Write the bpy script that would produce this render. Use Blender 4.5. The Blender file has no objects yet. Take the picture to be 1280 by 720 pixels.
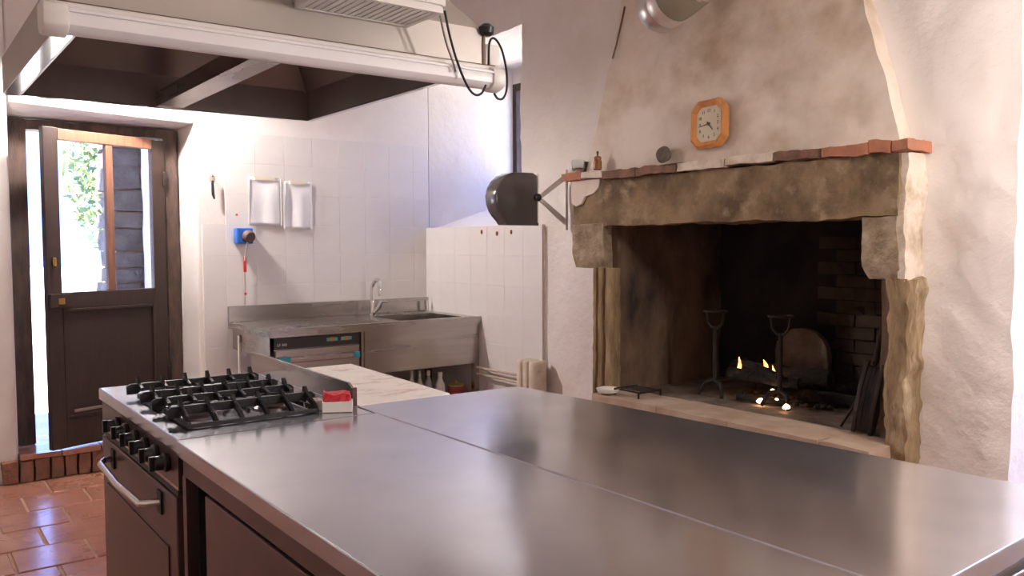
import bpy, bmesh, math, random
from mathutils import Vector, Matrix, noise
random.seed(7)
S = bpy.context.scene
COL = S.collection
R = math.radians

# ------------------------------------------------------------------ camera
F_PX = 1048.67
yaw, pit, rol = R(53.139), R(3.034), R(-0.217)
fw = Vector((math.cos(yaw)*math.cos(pit), math.sin(yaw)*math.cos(pit), -math.sin(pit)))
rt = Vector((math.sin(yaw), -math.cos(yaw), 0)); up = rt.cross(fw)
rt2 = math.cos(rol)*rt + math.sin(rol)*up; up2 = -math.sin(rol)*rt + math.cos(rol)*up
cam_d = bpy.data.cameras.new('camera'); cam = bpy.data.objects.new('camera', cam_d); COL.objects.link(cam)
cam_d.sensor_width = 36; cam_d.lens = F_PX/1280*36; cam_d.clip_start = .02; cam_d.clip_end = 300
m = Matrix((rt2, up2, -fw)).transposed().to_4x4(); m.translation = Vector((0, 0, 1.38)); cam.matrix_world = m
S.camera = cam

# ------------------------------------------------------------------ world, sun, exposure
w = bpy.data.worlds.new('sky'); S.world = w; w.use_nodes = True
bg = w.node_tree.nodes['Background']
bg.inputs['Color'].default_value = (.25, .39, 1.0, 1); bg.inputs['Strength'].default_value = 5.0
sd = bpy.data.lights.new('sun', 'SUN'); sd.energy = 55; sd.angle = R(1); sd.color = (1, .95, .88)
sun = bpy.data.objects.new('sun', sd); COL.objects.link(sun)
sun.rotation_euler = Vector((.35, .55, -1.0)).to_track_quat('-Z', 'Y').to_euler(); sun.location = (0, 0, 12)
S.view_settings.view_transform = 'Standard'; S.view_settings.look = 'None'
S.view_settings.gamma = 1; S.view_settings.use_curve_mapping = False
S.view_settings.exposure = 0.12
GLOBE_E = 2300.0      # lamp above the door
FILL_E = 7.0         # tubes added as weak fill light behind the camera
PEND_E = 205.0       # pendant globe right of the camera

# ------------------------------------------------------------------ materials
MATS = {}
def mat(name, col, rough=.5, metal=0.0, col2=None, scale=8.0, contrast=(.35, .65), bump=0.0, bscale=40.0,
        emit=0.0, trans=0.0, coat=0.0, stretch=None, rvar=0.0, detail=6.0, col3=None, scale3=2.0, c3=(.55, .7), ior=1.45, alpha=1.0, world=False, haze=0.0):
    if name in MATS: return MATS[name]
    M = bpy.data.materials.new(name); M.use_nodes = True; nt = M.node_tree; N = nt.nodes; L = nt.links
    b = N['Principled BSDF']
    b.inputs['Base Color'].default_value = (*col, 1); b.inputs['Roughness'].default_value = rough
    b.inputs['Metallic'].default_value = metal; b.inputs['IOR'].default_value = ior
    if trans: b.inputs['Transmission Weight'].default_value = trans
    if coat: b.inputs['Coat Weight'].default_value = coat; b.inputs['Coat Roughness'].default_value = .15
    if emit: b.inputs['Emission Color'].default_value = (*col, 1); b.inputs['Emission Strength'].default_value = emit
    if alpha < 1: b.inputs['Alpha'].default_value = alpha
    if col2 or bump or rvar:
        tc = N.new('ShaderNodeTexCoord'); mp = N.new('ShaderNodeMapping'); L.new(N.new('ShaderNodeNewGeometry').outputs['Position'] if world else tc.outputs['Object'], mp.inputs['Vector'])
        if stretch: mp.inputs['Scale'].default_value = stretch
    def nz(sc, det=detail):
        n = N.new('ShaderNodeTexNoise'); n.inputs['Scale'].default_value = sc; n.inputs['Detail'].default_value = det
        n.inputs['Roughness'].default_value = .6; L.new(mp.outputs['Vector'], n.inputs['Vector']); return n
    last = None
    if col2:
        n = nz(scale); rp = N.new('ShaderNodeValToRGB'); L.new(n.outputs['Fac'], rp.inputs['Fac'])
        rp.color_ramp.elements[0].position = contrast[0]; rp.color_ramp.elements[0].color = (*col, 1)
        rp.color_ramp.elements[1].position = contrast[1]; rp.color_ramp.elements[1].color = (*col2, 1)
        last = rp.outputs['Color']
        if col3:
            n3 = nz(scale3, 4); r3 = N.new('ShaderNodeValToRGB'); L.new(n3.outputs['Fac'], r3.inputs['Fac'])
            r3.color_ramp.elements[0].position = c3[0]; r3.color_ramp.elements[1].position = c3[1]
            mx = N.new('ShaderNodeMix'); mx.data_type = 'RGBA'; L.new(r3.outputs['Color'], mx.inputs['Factor'])
            L.new(last, mx.inputs['A']); mx.inputs['B'].default_value = (*col3, 1); last = mx.outputs['Result']
        L.new(last, b.inputs['Base Color'])
    if rvar:
        n = nz(3.0); mr = N.new('ShaderNodeMapRange'); L.new(n.outputs['Fac'], mr.inputs['Value'])
        mr.inputs['From Min'].default_value = .3; mr.inputs['From Max'].default_value = .7
        mr.inputs['To Min'].default_value = max(.02, rough-rvar); mr.inputs['To Max'].default_value = rough+rvar
        L.new(mr.outputs['Result'], b.inputs['Roughness'])
    if bump:
        n = nz(bscale); bp = N.new('ShaderNodeBump'); bp.inputs['Strength'].default_value = bump
        bp.inputs['Distance'].default_value = .02; L.new(n.outputs['Fac'], bp.inputs['Height']); L.new(bp.outputs['Normal'], b.inputs['Normal'])
    if haze:                     # worn metal: a broad second lobe over the sharp one
        h = N.new('ShaderNodeBsdfPrincipled'); h.inputs['Metallic'].default_value = 1; h.inputs['Roughness'].default_value = .5
        h.inputs['Base Color'].default_value = (*col, 1); ms = N.new('ShaderNodeMixShader'); ms.inputs['Fac'].default_value = haze
        n = nz(5.0, 8.0); r = N.new('ShaderNodeMapRange'); L.new(n.outputs['Fac'], r.inputs['Value']); r.inputs['From Min'].default_value = .35; r.inputs['From Max'].default_value = .65
        r.inputs['To Min'].default_value = haze*.75; r.inputs['To Max'].default_value = haze*1.25; L.new(r.outputs['Result'], ms.inputs['Fac'])
        L.new(b.outputs[0], ms.inputs[1]); L.new(h.outputs[0], ms.inputs[2]); L.new(ms.outputs[0], N['Material Output'].inputs['Surface'])
    MATS[name] = M
    return M

plaster = mat('plaster', (.82, .76, .72), .85, col2=(.73, .66, .60), scale=2.2, contrast=(.45, .78), bump=.55, bscale=11)
plaster_smooth = mat('plaster_smooth', (.82, .77, .74), .8, col2=(.76, .70, .66), scale=3, bump=.12, bscale=30)
breast_plaster = mat('breast_plaster', (.70, .585, .485), .9, col2=(.43, .315, .215), scale=2.6, contrast=(.40, .66), bump=.6, bscale=6, col3=(.76, .67, .59), scale3=1.8, c3=(.44, .66))
white_tile = mat('white_tile', (.80, .76, .74), .22, col2=(.76, .72, .70), scale=4)
grout = mat('grout', (.78, .73, .70), .8)
terracotta = mat('terracotta', (.33, .13, .085), .26, coat=.6, world=True, col2=(.44, .20, .135), scale=5, bump=.15, bscale=25, rvar=.1, col3=(.30, .12, .09), scale3=2.5)
mortar = mat('mortar', (.40, .22, .155), .9, col2=(.34, .20, .14), scale=9, bump=.3)
brick_m = mat('brick', (.50, .20, .11), .85, col2=(.36, .16, .10), scale=12, bump=.5, bscale=45)
brick_dark = mat('brick_dark', (.27, .14, .095), .9, col2=(.15, .085, .06), scale=14, bump=.6, bscale=40)
brick_step = mat('brick_step', (.30, .12, .07), .8, col2=(.16, .09, .06), scale=14, bump=.6, bscale=40)
stone = mat('stone', (.30, .205, .115), .9, col2=(.12, .08, .045), scale=5, contrast=(.36, .64), bump=.7, bscale=28, col3=(.36, .27, .17), scale3=9, c3=(.55, .72), detail=10)
stone_pale = mat('stone_pale', (.46, .36, .25), .9, col2=(.20, .145, .09), scale=11, bump=.8, bscale=30, detail=10)
jamb_stone = mat('jamb_stone', (.38, .27, .15), .9, col2=(.20, .13, .07), scale=6, stretch=(3, 3, .8), bump=.7, bscale=18, detail=10, col3=(.58, .48, .34), scale3=4, c3=(.55, .75))
whitewash = mat('whitewash', (.72, .62, .52), .9, col2=(.42, .32, .21), scale=7, contrast=(.46, .68), bump=.5, bscale=22)
soot = mat('soot', (.030, .022, .018), .95, col2=(.012, .009, .008), scale=3, bump=.7, bscale=16)
soot_brown = mat('soot_brown', (.20, .125, .08), .95, col2=(.04, .028, .022), scale=3.2, contrast=(.42, .66), bump=.8, bscale=12, stretch=(1, 1, .5))
soot_brick = mat('soot_brick', (.07, .045, .032), .95, col2=(.018, .013, .011), scale=3, contrast=(.4, .65), bump=.5, bscale=20)
hearth_m = mat('hearth', (.52, .41, .32), .85, col2=(.40, .27, .19), scale=6, bump=.3, bscale=20)
ash = mat('ash', (.23, .17, .13), .95, col2=(.10, .07, .05), scale=8, bump=.6, bscale=30)
steel = mat('steel_top', (.60, .605, .64), .16, 1.0, haze=.15, col2=(.53, .53, .57), scale=2.0, contrast=(.3, .7), rvar=.04, detail=2.5)
steel_b = mat('steel_brushed', (.50, .465, .44), .25, 1.0, col2=(.42, .39, .37), scale=3, stretch=(.6, .6, 6), rvar=.06)
steel_d = mat('steel_dark', (.30, .26, .245), .38, 1.0, col2=(.25, .21, .20), scale=4, rvar=.05)
chrome = mat('chrome', (.80, .78, .77), .12, 1.0)
cabinet_m = mat('cabinet_steel', (.17, .115, .105), .36, .7, col2=(.135, .09, .085), scale=2, rvar=.06)
enamel = mat('enamel_off_white', (.82, .79, .74), .4, col2=(.77, .73, .67), scale=6)
hood_paint = mat('hood_panel', (.50, .455, .41), .38, .45, col2=(.45, .405, .36), scale=3)
hood_in = mat('hood_inside', (.30, .255, .235), .45, .6, col2=(.24, .20, .185), scale=3)
iron = mat('cast_iron', (.022, .02, .02), .5, .2, bump=.2, bscale=120)
black_pl = mat('black_plastic', (.02, .018, .018), .3)
smoky = mat('smoky_plastic', (.085, .076, .076), .14, coat=.6)
rubber = mat('cable_black', (.015, .014, .014), .5)
oven_glass = mat('oven_glass', (.035, .012, .012), .28)
wood_dark = mat('door_wood', (.036, .018, .014), .5, col2=(.026, .014, .010), scale=9, stretch=(6, 6, .7), bump=.15, bscale=30)
wood_red = mat('door_wood_red', (.22, .10, .06), .5, col2=(.15, .065, .04), scale=9, stretch=(6, 6, .7))
frame_wood = mat('frame_wood', (.08, .045, .034), .6, col2=(.03, .018, .014), scale=7, stretch=(4, 4, 1), bump=.3, bscale=30)
clock_wood = mat('clock_wood', (.62, .27, .08), .4, col2=(.50, .20, .055), scale=8, stretch=(1, 5, 1), coat=.3)
clock_face = mat('clock_face', (.64, .56, .42), .6)
ink = mat('ink', (.10, .07, .05), .7)
def pane_glass(name):
    M = bpy.data.materials.new(name); M.use_nodes = True; nt = M.node_tree; nt.nodes.clear()
    o = nt.nodes.new('ShaderNodeOutputMaterial'); mx = nt.nodes.new('ShaderNodeMixShader'); t = nt.nodes.new('ShaderNodeBsdfTransparent'); g = nt.nodes.new('ShaderNodeBsdfGlossy')
    t.inputs['Color'].default_value = (.95, .97, .97, 1); g.inputs['Roughness'].default_value = .03
    mx.inputs['Fac'].default_value = .06
    nt.links.new(t.outputs[0], mx.inputs[1]); nt.links.new(g.outputs[0], mx.inputs[2]); nt.links.new(mx.outputs[0], o.inputs['Surface'])
    return M
glass = pane_glass('window_glass')
jar_glass = mat('jar_glass', (.9, .92, .9), .05, trans=.9, ior=1.3)
marble = mat('marble', (.90, .82, .74), .45, col2=(.70, .48, .38), scale=22, contrast=(.49, .60), stretch=(.8, 1.4, 1), col3=(.92, .85, .76), scale3=11, c3=(.50, .58))
paper = mat('paper', (.93, .92, .93), .45, col2=(.86, .85, .88), scale=6)
tape = mat('tape', (.78, .70, .55), .5)
blue_pl = mat('blue_plastic', (.02, .13, .52), .4)
red_m = mat('red', (.62, .03, .04), .5)
white_m = mat('white', (.82, .79, .74), .5)
turq = mat('turquoise', (.015, .30, .40), .4)
orange_d = mat('display_orange', (.55, .20, .06), .4)
teal_d = mat('display_teal', (.12, .42, .38), .4)
panel_blk = mat('control_panel_black', (.035, .033, .036), .3)
rad_m = mat('radiator_cream', (.70, .62, .52), .5, col2=(.60, .50, .40), scale=14)
bottle_br = mat('bottle_brown', (.30, .12, .04), .35, col2=(.22, .08, .03), scale=20)
pebble_m = mat('pebble', (.17, .13, .10), .9, col2=(.10, .08, .06), scale=30, bump=.4)
green_m = mat('green_yellow', (.35, .42, .05), .4)
brass = mat('brass', (.62, .42, .14), .3, 1.0)
log_m = mat('charred_log', (.016, .012, .010), .95, col2=(.07, .045, .028), scale=14, contrast=(.55, .8), stretch=(1, 1, 1), bump=.9, bscale=60)
flame_m = mat('flame', (1.0, .42, .10), .5, emit=4.5)
ember_m = mat('ember', (1.0, .60, .30), .5, emit=14.0)
rust = mat('rusty_iron', (.035, .023, .018), .7, .4, col2=(.018, .013, .011), scale=20, bump=.4)
fireback_m = mat('fireback_stone', (.20, .145, .105), .9, col2=(.09, .065, .05), scale=7, bump=.5, bscale=20)
globe_m = mat('lamp_globe', (1, .92, .87), .5, emit=GLOBE_E)
pend_m = mat('pendant_globe', (1, .92, .86), .5, emit=PEND_E)
fill_tube_m = mat('fill_tube', (1, .92, .88), .5, emit=FILL_E)
diffuser_m = mat('batten_diffuser', (.86, .84, .82), .35, col2=(.84, .81, .79), scale=10)
alu = mat('spot_aluminium', (.62, .60, .60), .3, 1.0)
ground_m = mat('ground', (.62, .58, .50), .95, col2=(.50, .46, .38), scale=3, bump=.3)
stone_out = mat('outdoor_stone', (.16, .15, .15), .95, col2=(.08, .075, .08), scale=9, bump=.8, bscale=25)
leaf_m = mat('leaf', (.36, .44, .26), .6, col2=(.24, .32, .16), scale=3)
bark_m = mat('bark', (.16, .11, .07), .9, bump=.6, bscale=30)
rustred = mat('rust_red', (.22, .06, .04), .8)

# ------------------------------------------------------------------ mesh helpers
ORG = {}
class MB:
    def __init__(s): s.v = []; s.f = []
    def add(s, vs, fs):
        o = len(s.v); s.v += [Vector(p) for p in vs]; s.f += [tuple(i+o for i in q) for q in fs]; return s
    def box(s, x0, x1, y0, y1, z0, z1):
        return s.add([(x0,y0,z0),(x1,y0,z0),(x1,y1,z0),(x0,y1,z0),(x0,y0,z1),(x1,y0,z1),(x1,y1,z1),(x0,y1,z1)],
                     [(0,3,2,1),(4,5,6,7),(0,1,5,4),(1,2,6,5),(2,3,7,6),(3,0,4,7)])
    def hexa(s, b4, t4):
        return s.add(list(b4)+list(t4), [(0,3,2,1),(4,5,6,7),(0,1,5,4),(1,2,6,5),(2,3,7,6),(3,0,4,7)])
    def prism(s, poly, axis, a0, a1):
        n = len(poly)
        def pt(p, a):
            return {'x': (a, p[0], p[1]), 'y': (p[0], a, p[1]), 'z': (p[0], p[1], a)}[axis]
        return s.add([pt(p, a0) for p in poly]+[pt(p, a1) for p in poly],
                     [tuple(range(n))[::-1], tuple(range(n, 2*n))]+[(i, (i+1) % n, n+(i+1) % n, n+i) for i in range(n)])
    def tube(s, path, r, n=10, caps=True):
        path = [Vector(p) for p in path]; rs = r if isinstance(r, (list, tuple)) else [r]*len(path)
        vs = []; fs = []; prev = None
        for i, p in enumerate(path):
            t = (path[min(i+1, len(path)-1)]-path[max(i-1, 0)]).normalized()
            if prev is None:
                a = Vector((0, 0, 1)) if abs(t.z) < .9 else Vector((1, 0, 0))
                u = t.cross(a).normalized()
            else:
                u = (prev - t*prev.dot(t)).normalized()
            prev = u; v = t.cross(u)
            for k in range(n):
                an = 2*math.pi*k/n; vs.append(p+(u*math.cos(an)+v*math.sin(an))*rs[i])
        for i in range(len(path)-1):
            for k in range(n):
                fs.append((i*n+k, i*n+(k+1) % n, (i+1)*n+(k+1) % n, (i+1)*n+k))
        if caps:
            fs.append(tuple(range(n))[::-1]); fs.append(tuple(range((len(path)-1)*n, len(path)*n)))
        return s.add(vs, fs)
    def lathe(s, prof, o, axis=(0, 0, 1), n=20):
        ax = Vector(axis).normalized(); a = Vector((1, 0, 0)) if abs(ax.x) < .9 else Vector((0, 1, 0))
        u = ax.cross(a).normalized(); v = ax.cross(u); o = Vector(o); vs = []; fs = []
        for r, h in prof:
            for k in range(n):
                an = 2*math.pi*k/n; vs.append(o+ax*h+(u*math.cos(an)+v*math.sin(an))*max(r, 1e-4))
        for i in range(len(prof)-1):
            for k in range(n): fs.append((i*n+k, i*n+(k+1) % n, (i+1)*n+(k+1) % n, (i+1)*n+k))
        fs.append(tuple(range(n))[::-1]); fs.append(tuple(range((len(prof)-1)*n, len(prof)*n)))
        return s.add(vs, fs)
    def gridbox(s, x0, x1, y0, y1, z0, z1, st=.05):
        nx, ny, nz = [max(1, round((b-a)/st)) for a, b in ((x0, x1), (y0, y1), (z0, z1))]
        idx = {}; base = len(s.v)
        def V(i, j, k):
            key = (i, j, k)
            if key not in idx:
                idx[key] = len(s.v); s.v.append(Vector((x0+(x1-x0)*i/nx, y0+(y1-y0)*j/ny, z0+(z1-z0)*k/nz)))
            return idx[key]
        for j in range(ny):
            for k in range(nz):
                s.f.append((V(0,j,k), V(0,j,k+1), V(0,j+1,k+1), V(0,j+1,k)))
                s.f.append((V(nx,j,k), V(nx,j+1,k), V(nx,j+1,k+1), V(nx,j,k+1)))
        for i in range(nx):
            for k in range(nz):
                s.f.append((V(i,0,k), V(i+1,0,k), V(i+1,0,k+1), V(i,0,k+1)))
                s.f.append((V(i,ny,k), V(i,ny,k+1), V(i+1,ny,k+1), V(i+1,ny,k)))
        for i in range(nx):
            for j in range(ny):
                s.f.append((V(i,j,0), V(i,j+1,0), V(i+1,j+1,0), V(i+1,j,0)))
                s.f.append((V(i,j,nz), V(i+1,j,nz), V(i+1,j+1,nz), V(i,j+1,nz)))
        return s
    def xf(s, M, start=0):
        for i in range(start, len(s.v)): s.v[i] = M @ s.v[i]
        return s
    def rough(s, amp, sc=4.0, amp2=0.0, sc2=18.0, seed=0.0, start=0, fn=None):
        o = Vector((seed*3.1, seed*1.7, seed*2.3))
        for i in range(start, len(s.v)):
            p = s.v[i]; k = fn(p) if fn else 1.0
            d = noise.noise_vector(p*sc+o)*amp
            if amp2: d = d+noise.noise_vector(p*sc2+o)*amp2
            s.v[i] = p+d*k
        return s
    def mesh(s, name, bevel=0, seg=2, smooth=False, org=None):
        me = bpy.data.meshes.new(name)
        vs = [tuple(p-org) for p in s.v] if org is not None else [tuple(p) for p in s.v]
        me.from_pydata(vs, [], s.f); me.update()
        bm = bmesh.new(); bm.from_mesh(me)
        bmesh.ops.recalc_face_normals(bm, faces=bm.faces)
        if bevel:
            es = [e for e in bm.edges if len(e.link_faces) == 2 and e.calc_face_angle(0) > .5]
            bmesh.ops.bevel(bm, geom=es, offset=bevel, segments=seg, profile=.5, affect='EDGES', clamp_overlap=True)
        bm.to_mesh(me); bm.free()
        if smooth:
            me.shade_smooth(); me.set_sharp_from_angle(angle=R(38))
        return me
    def build(s, name, m, parent=None, bevel=0, seg=2, smooth=False, label=None):
        org = ORG.get(parent.name) if parent else None
        me = s.mesh(name, bevel, seg, smooth, org); me.materials.append(m)
        o = bpy.data.objects.new(name, me); COL.objects.link(o)
        if parent: o.parent = parent; ORG[o.name] = org if org is not None else Vector((0, 0, 0))
        else: ORG[o.name] = Vector((0, 0, 0))
        if label: o['label'] = label
        return o

def spline(pts, n=6):
    P_ = [Vector(p) for p in pts]; P_ = [P_[0]*2-P_[1]]+P_+[P_[-1]*2-P_[-2]]; out = []
    for i in range(1, len(P_)-2):
        a, b, c, d = P_[i-1:i+3]
        for k in range(n):
            t = k/n; out.append(.5*((2*b)+(c-a)*t+(2*a-5*b+4*c-d)*t*t+(3*b-a-3*c+d)*t*t*t))
    return out+[P_[-2]]
def tag(o, label, cat, group=None, kind=None):
    o['label'] = label; o['category'] = cat
    if group: o['group'] = group
    if kind: o['kind'] = kind
    return o
def thing(name, label, cat, loc, group=None, kind=None):
    o = bpy.data.objects.new(name, None); COL.objects.link(o); o.location = loc; o.empty_display_size = .1
    ORG[o.name] = Vector(loc); return tag(o, label, cat, group, kind)
def single(mb, name, m, label, cat, bevel=0, seg=2, smooth=False, group=None, kind=None):
    """a thing that is one mesh; origin moved to its base centre"""
    xs = [p.x for p in mb.v]; ys = [p.y for p in mb.v]; zs = [p.z for p in mb.v]
    c = Vector(((min(xs)+max(xs))/2, (min(ys)+max(ys))/2, min(zs)))
    me = mb.mesh(name, bevel, seg, smooth, c); me.materials.append(m)
    o = bpy.data.objects.new(name, me); COL.objects.link(o); o.location = c; ORG[o.name] = c
    return tag(o, label, cat, group, kind)
def box(*a): return MB().box(*a)
def linked(name, me, parent, loc, rot=None):
    o = bpy.data.objects.new(name, me); COL.objects.link(o); o.parent = parent; o.location = loc
    if rot: o.rotation_euler = rot
    return o
def text_mb(body, size, ext=.0004):
    cu = bpy.data.curves.new('t', 'FONT'); cu.body = body; cu.size = size; cu.extrude = ext; cu.align_x = 'CENTER'; cu.align_y = 'CENTER'
    cu.resolution_u = 2
    o = bpy.data.objects.new('t', cu); COL.objects.link(o); bpy.context.view_layer.update()
    me = bpy.data.meshes.new_from_object(o.evaluated_get(bpy.context.evaluated_depsgraph_get()))
    mb = MB().add([v.co.copy() for v in me.vertices], [tuple(p.vertices) for p in me.polygons])
    bpy.data.objects.remove(o); bpy.data.curves.remove(cu); bpy.data.meshes.remove(me); return mb

FZ = .03            # finished floor
D = 5.5             # back wall face
WX = 3.32           # fireplace wall face
CEIL = 3.2
WP = 3.22           # face of the pier right of the fireplace

# ------------------------------------------------------------------ setting: floor
fl = tag(box(-1.7, 4.2, -2.0, 5.98, -.12, FZ-.006).build('floor', mortar), 'floor of worn terracotta tiles with sandy mortar joints', 'floor', kind='structure')
TS = .30
tile_mes = []
for k in range(5):
    t = MB().box(-TS/2+.006, TS/2-.006, -TS/2+.006, TS/2-.006, -.02, .0)
    me = t.mesh('floor_tile', .004, 1); me.materials.append(terracotta); tile_mes.append(me)
row = 0; y = 5.435-TS/2
while y > 1.2:
    x = -1.55+(.15 if row % 2 else 0)
    while x < 3.28-TS/2:
        if not (x+TS/2 > 3.0 and 1.5 < y < 3.6):
            linked('floor_tile', random.choice(tile_mes), fl, (x, y, FZ+random.uniform(-.0015, .0015)), (random.uniform(-.002, .002), random.uniform(-.002, .002), 0))
        x += TS
    y -= TS; row += 1
box(-1.6, 3.3, -1.9, y+TS/2-.02, FZ-.006, FZ).build('floor_field', terracotta, fl)

# ------------------------------------------------------------------ setting: walls and ceiling
tag(box(-1.7, 4.2, -2.0, 6.0, CEIL, CEIL+.25).build('ceiling', plaster_smooth), 'plain white plaster ceiling', 'ceiling', kind='structure')
tag(box(-1.85, -1.6, -2.0, 6.0, -.1, CEIL).build('wall_left', plaster_smooth), 'plain white plaster wall left of the camera', 'wall', kind='structure')
tag(box(-1.6, 4.2, -2.1, -1.9, -.1, CEIL).build('wall_front', plaster_smooth), 'plain white plaster wall behind the camera', 'wall', kind='structure')

mb = MB()
mb.prism([(-1.6, D), (.585, D), (.60, 5.74), (.60, 5.98), (-1.6, 5.98)], 'z', -.1, CEIL)
mb.prism([(1.612, D), (3.34, D), (3.34, 5.98), (1.562, 5.98), (1.562, 5.74)], 'z', -.1, CEIL)
# lintel part with a soffit that drops towards the frame
mb.add([(.585, D, 2.185), (1.612, D, 2.145), (1.562, 5.74, 2.125), (.60, 5.74, 2.135), (1.562, 5.98, 2.125), (.60, 5.98, 2.135),
        (.585, D, CEIL), (1.612, D, CEIL), (1.562, 5.98, CEIL), (.60, 5.98, CEIL)],
       [(0, 1, 7, 6), (0, 3, 2, 1), (3, 5, 4, 2), (5, 9, 8, 4), (6, 7, 8, 9), (1, 2, 4, 8, 7), (0, 6, 9, 5, 3)])
wb = tag(mb.build('wall_back', plaster_smooth, bevel=.012), 'white back wall with the garden door and white tiles above the sink', 'wall', kind='structure')
# tiled field on the back wall, each tile its own piece
box(1.79, 3.315, D-.0168, D+.01, 1.51, 2.11).build('tile_bed', grout, wb)
box(1.64, 3.315, D-.0168, D+.01, FZ, 1.51).build('tile_bed', grout, wb)
def tile_me(wd, ht, axis):
    if axis == 'y': t = MB().box(.0006, wd-.0006, -.013, 0, .0006, ht-.0006)
    else: t = MB().box(-.013, 0, .0006, wd-.0006, .0006, ht-.0006)
    me = t.mesh('wall_tile', .001, 1); me.materials.append(white_tile); return me
cache = {}
def put_tile(par, axis, a, z, wd, ht, pos):
    key = (axis, round(wd, 3), round(ht, 3))
    if key not in cache: cache[key] = tile_me(wd, ht, axis)
    loc = (a, pos, z) if axis == 'y' else (pos, a, z)
    linked('wall_tile', cache[key], par, loc, (random.uniform(-.003, .003), random.uniform(-.003, .003), random.uniform(-.003, .003)))
z = 2.11
while z > .15:
    z0 = max(z-.2, FZ+.005); x = 1.79
    if z < 1.52: put_tile(wb, 'y', 1.64, z0, .15, z-z0, D-.005)
    while x < 3.29:
        wd = min(.2, 3.318-x); put_tile(wb, 'y', x, z0, wd, z-z0, D-.005); x += .2
    z -= .2

# fireplace wall with the window niche and the tall opening at the right
mb = MB()
TH = 4.20
def keep(p): return 1.0
mb.gridbox(WX, TH, 4.32, 5.98, -.1, 1.49, .08)          # under the niche
mb.gridbox(WX, TH, 4.32, 5.98, 2.78, CEIL, .08)
mb.gridbox(WX, TH, 3.42, 4.32, -.1, CEIL, .06)          # between niche and fireplace
mb.gridbox(WX, TH, 2.6, 3.42, 2.0, CEIL, .08)          # behind the breast
mb.gridbox(WP, TH, 1.312, 1.72, -.1, 1.75, .04)
mb.gridbox(WP, TH, 1.312, 2.6, 1.75, CEIL, .045)        # pier right of the fireplace
mb.gridbox(WP, TH, -2.0, .05, -.1, CEIL, .1)
mb.gridbox(WP, TH, .05, 1.312, 2.55, CEIL, .1)
mb.rough(.018, 3.0, .010, 10.0, fn=lambda p: .25 if p.y > 4.0 and p.z < 1.55 else 1.0)
mb.prism([(3.34, D), (4.12, 5.475), (TH, 5.475), (TH, 5.98), (3.34, 5.98)], 'z', 1.40, 2.85)      # splayed far reveal
mb.prism([(WX+.01, 1.48), (4.12, 1.73), (TH, 1.73), (TH, 1.47)], 'y', 4.30, 5.6)                            # sloping sill
wr = tag(mb.build('wall_right', plaster, smooth=True), 'uneven white plaster wall with window niche, fireplace and tiled corner', 'wall', kind='structure')
box(WX-.0198, WX+.02, 4.085, 5.48, FZ, 1.50).build('tile_bed', grout, wr)
z = 1.50
while z > .15:
    z0 = max(z-.2, FZ+.005); y = 5.484
    while y > 4.1:
        y0 = max(4.08, y-.2); put_tile(wr, 'x', y0, z0, y-y0, z-z0, WX-.008); y -= .2
    z -= .2
for yy, zz in ((4.742, 1.46), (4.564, 1.447), (4.404, 1.455)):
    m_ = MB().lathe([(.009, 0), (.009, .006)], (0, 0, 0), (-1, 0, 0), 12)
    for p in m_.v: p.z *= 1.6
    m_.xf(Matrix.Translation((WX-.021, yy, zz))); m_.build('wall_plug', rustred, wr)
# rusty streak pipe beside the tile edge
MB().tube([(WX-.012, 4.072, 1.49), (WX-.010, 4.068, 1.0), (WX-.012, 4.066, FZ)], .004, 8).build('conduit', mat('conduit_paint', (.66, .55, .47), .7, col2=(.50, .34, .25), scale=10), wr, smooth=True)

# window in the niche
wn = thing('window_1', 'small dark framed window deep in the niche above the sink corner', 'window', (4.15, 4.9, 1.73), kind='structure')
mb = MB(); X0, X1, Y0, Y1, Z0, Z1 = 4.12, 4.18, 4.325, 5.475, 1.73, 2.66
for a in ((X0, X1, Y0, Y0+.06, Z0, Z1), (X0, X1, Y1-.05, Y1, Z0, Z1), (X0, X1, Y0+.06, Y1-.05, Z0, Z0+.06), (X0, X1, Y0+.06, Y1-.05, Z1-.06, Z1), (X0+.01, X1-.01, 4.88, 4.92, Z0+.06, Z1-.06)):
    mb.box(*a)
mb.build('window_frame', frame_wood, wn)
box(4.145, 4.15, 4.385, 4.88, 1.79, 2.60).build('pane', glass, wn); box(4.145, 4.15, 4.92, 5.425, 1.79, 2.60).build('pane', glass, wn)
tag(box(4.12, 4.2, 4.32, 5.48, 2.66, 2.80).build('trim_1', plaster), 'plaster head above the small niche window', 'trim', kind='structure')
# tall glazed opening right of frame
d2 = thing('door_2', 'tall glazed door in the opening right of the fireplace pier', 'door', (3.85, .7, FZ), kind='structure')
mb = MB()
for a in ((3.82, 3.88, .06, .14, FZ, 2.54), (3.82, 3.88, 1.26, 1.335, FZ, 2.54), (3.82, 3.88, .14, 1.26, 2.46, 2.54), (3.82, 3.88, .14, 1.26, FZ, .15), (3.83, 3.87, .67, .73, .15, 2.46)): mb.box(*a)
mb.build('door_frame', frame_wood, d2)
box(3.848, 3.853, .14, .67, .15, 2.46).build('pane', glass, d2); box(3.848, 3.853, .73, 1.26, .15, 2.46).build('pane', glass, d2)

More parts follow.
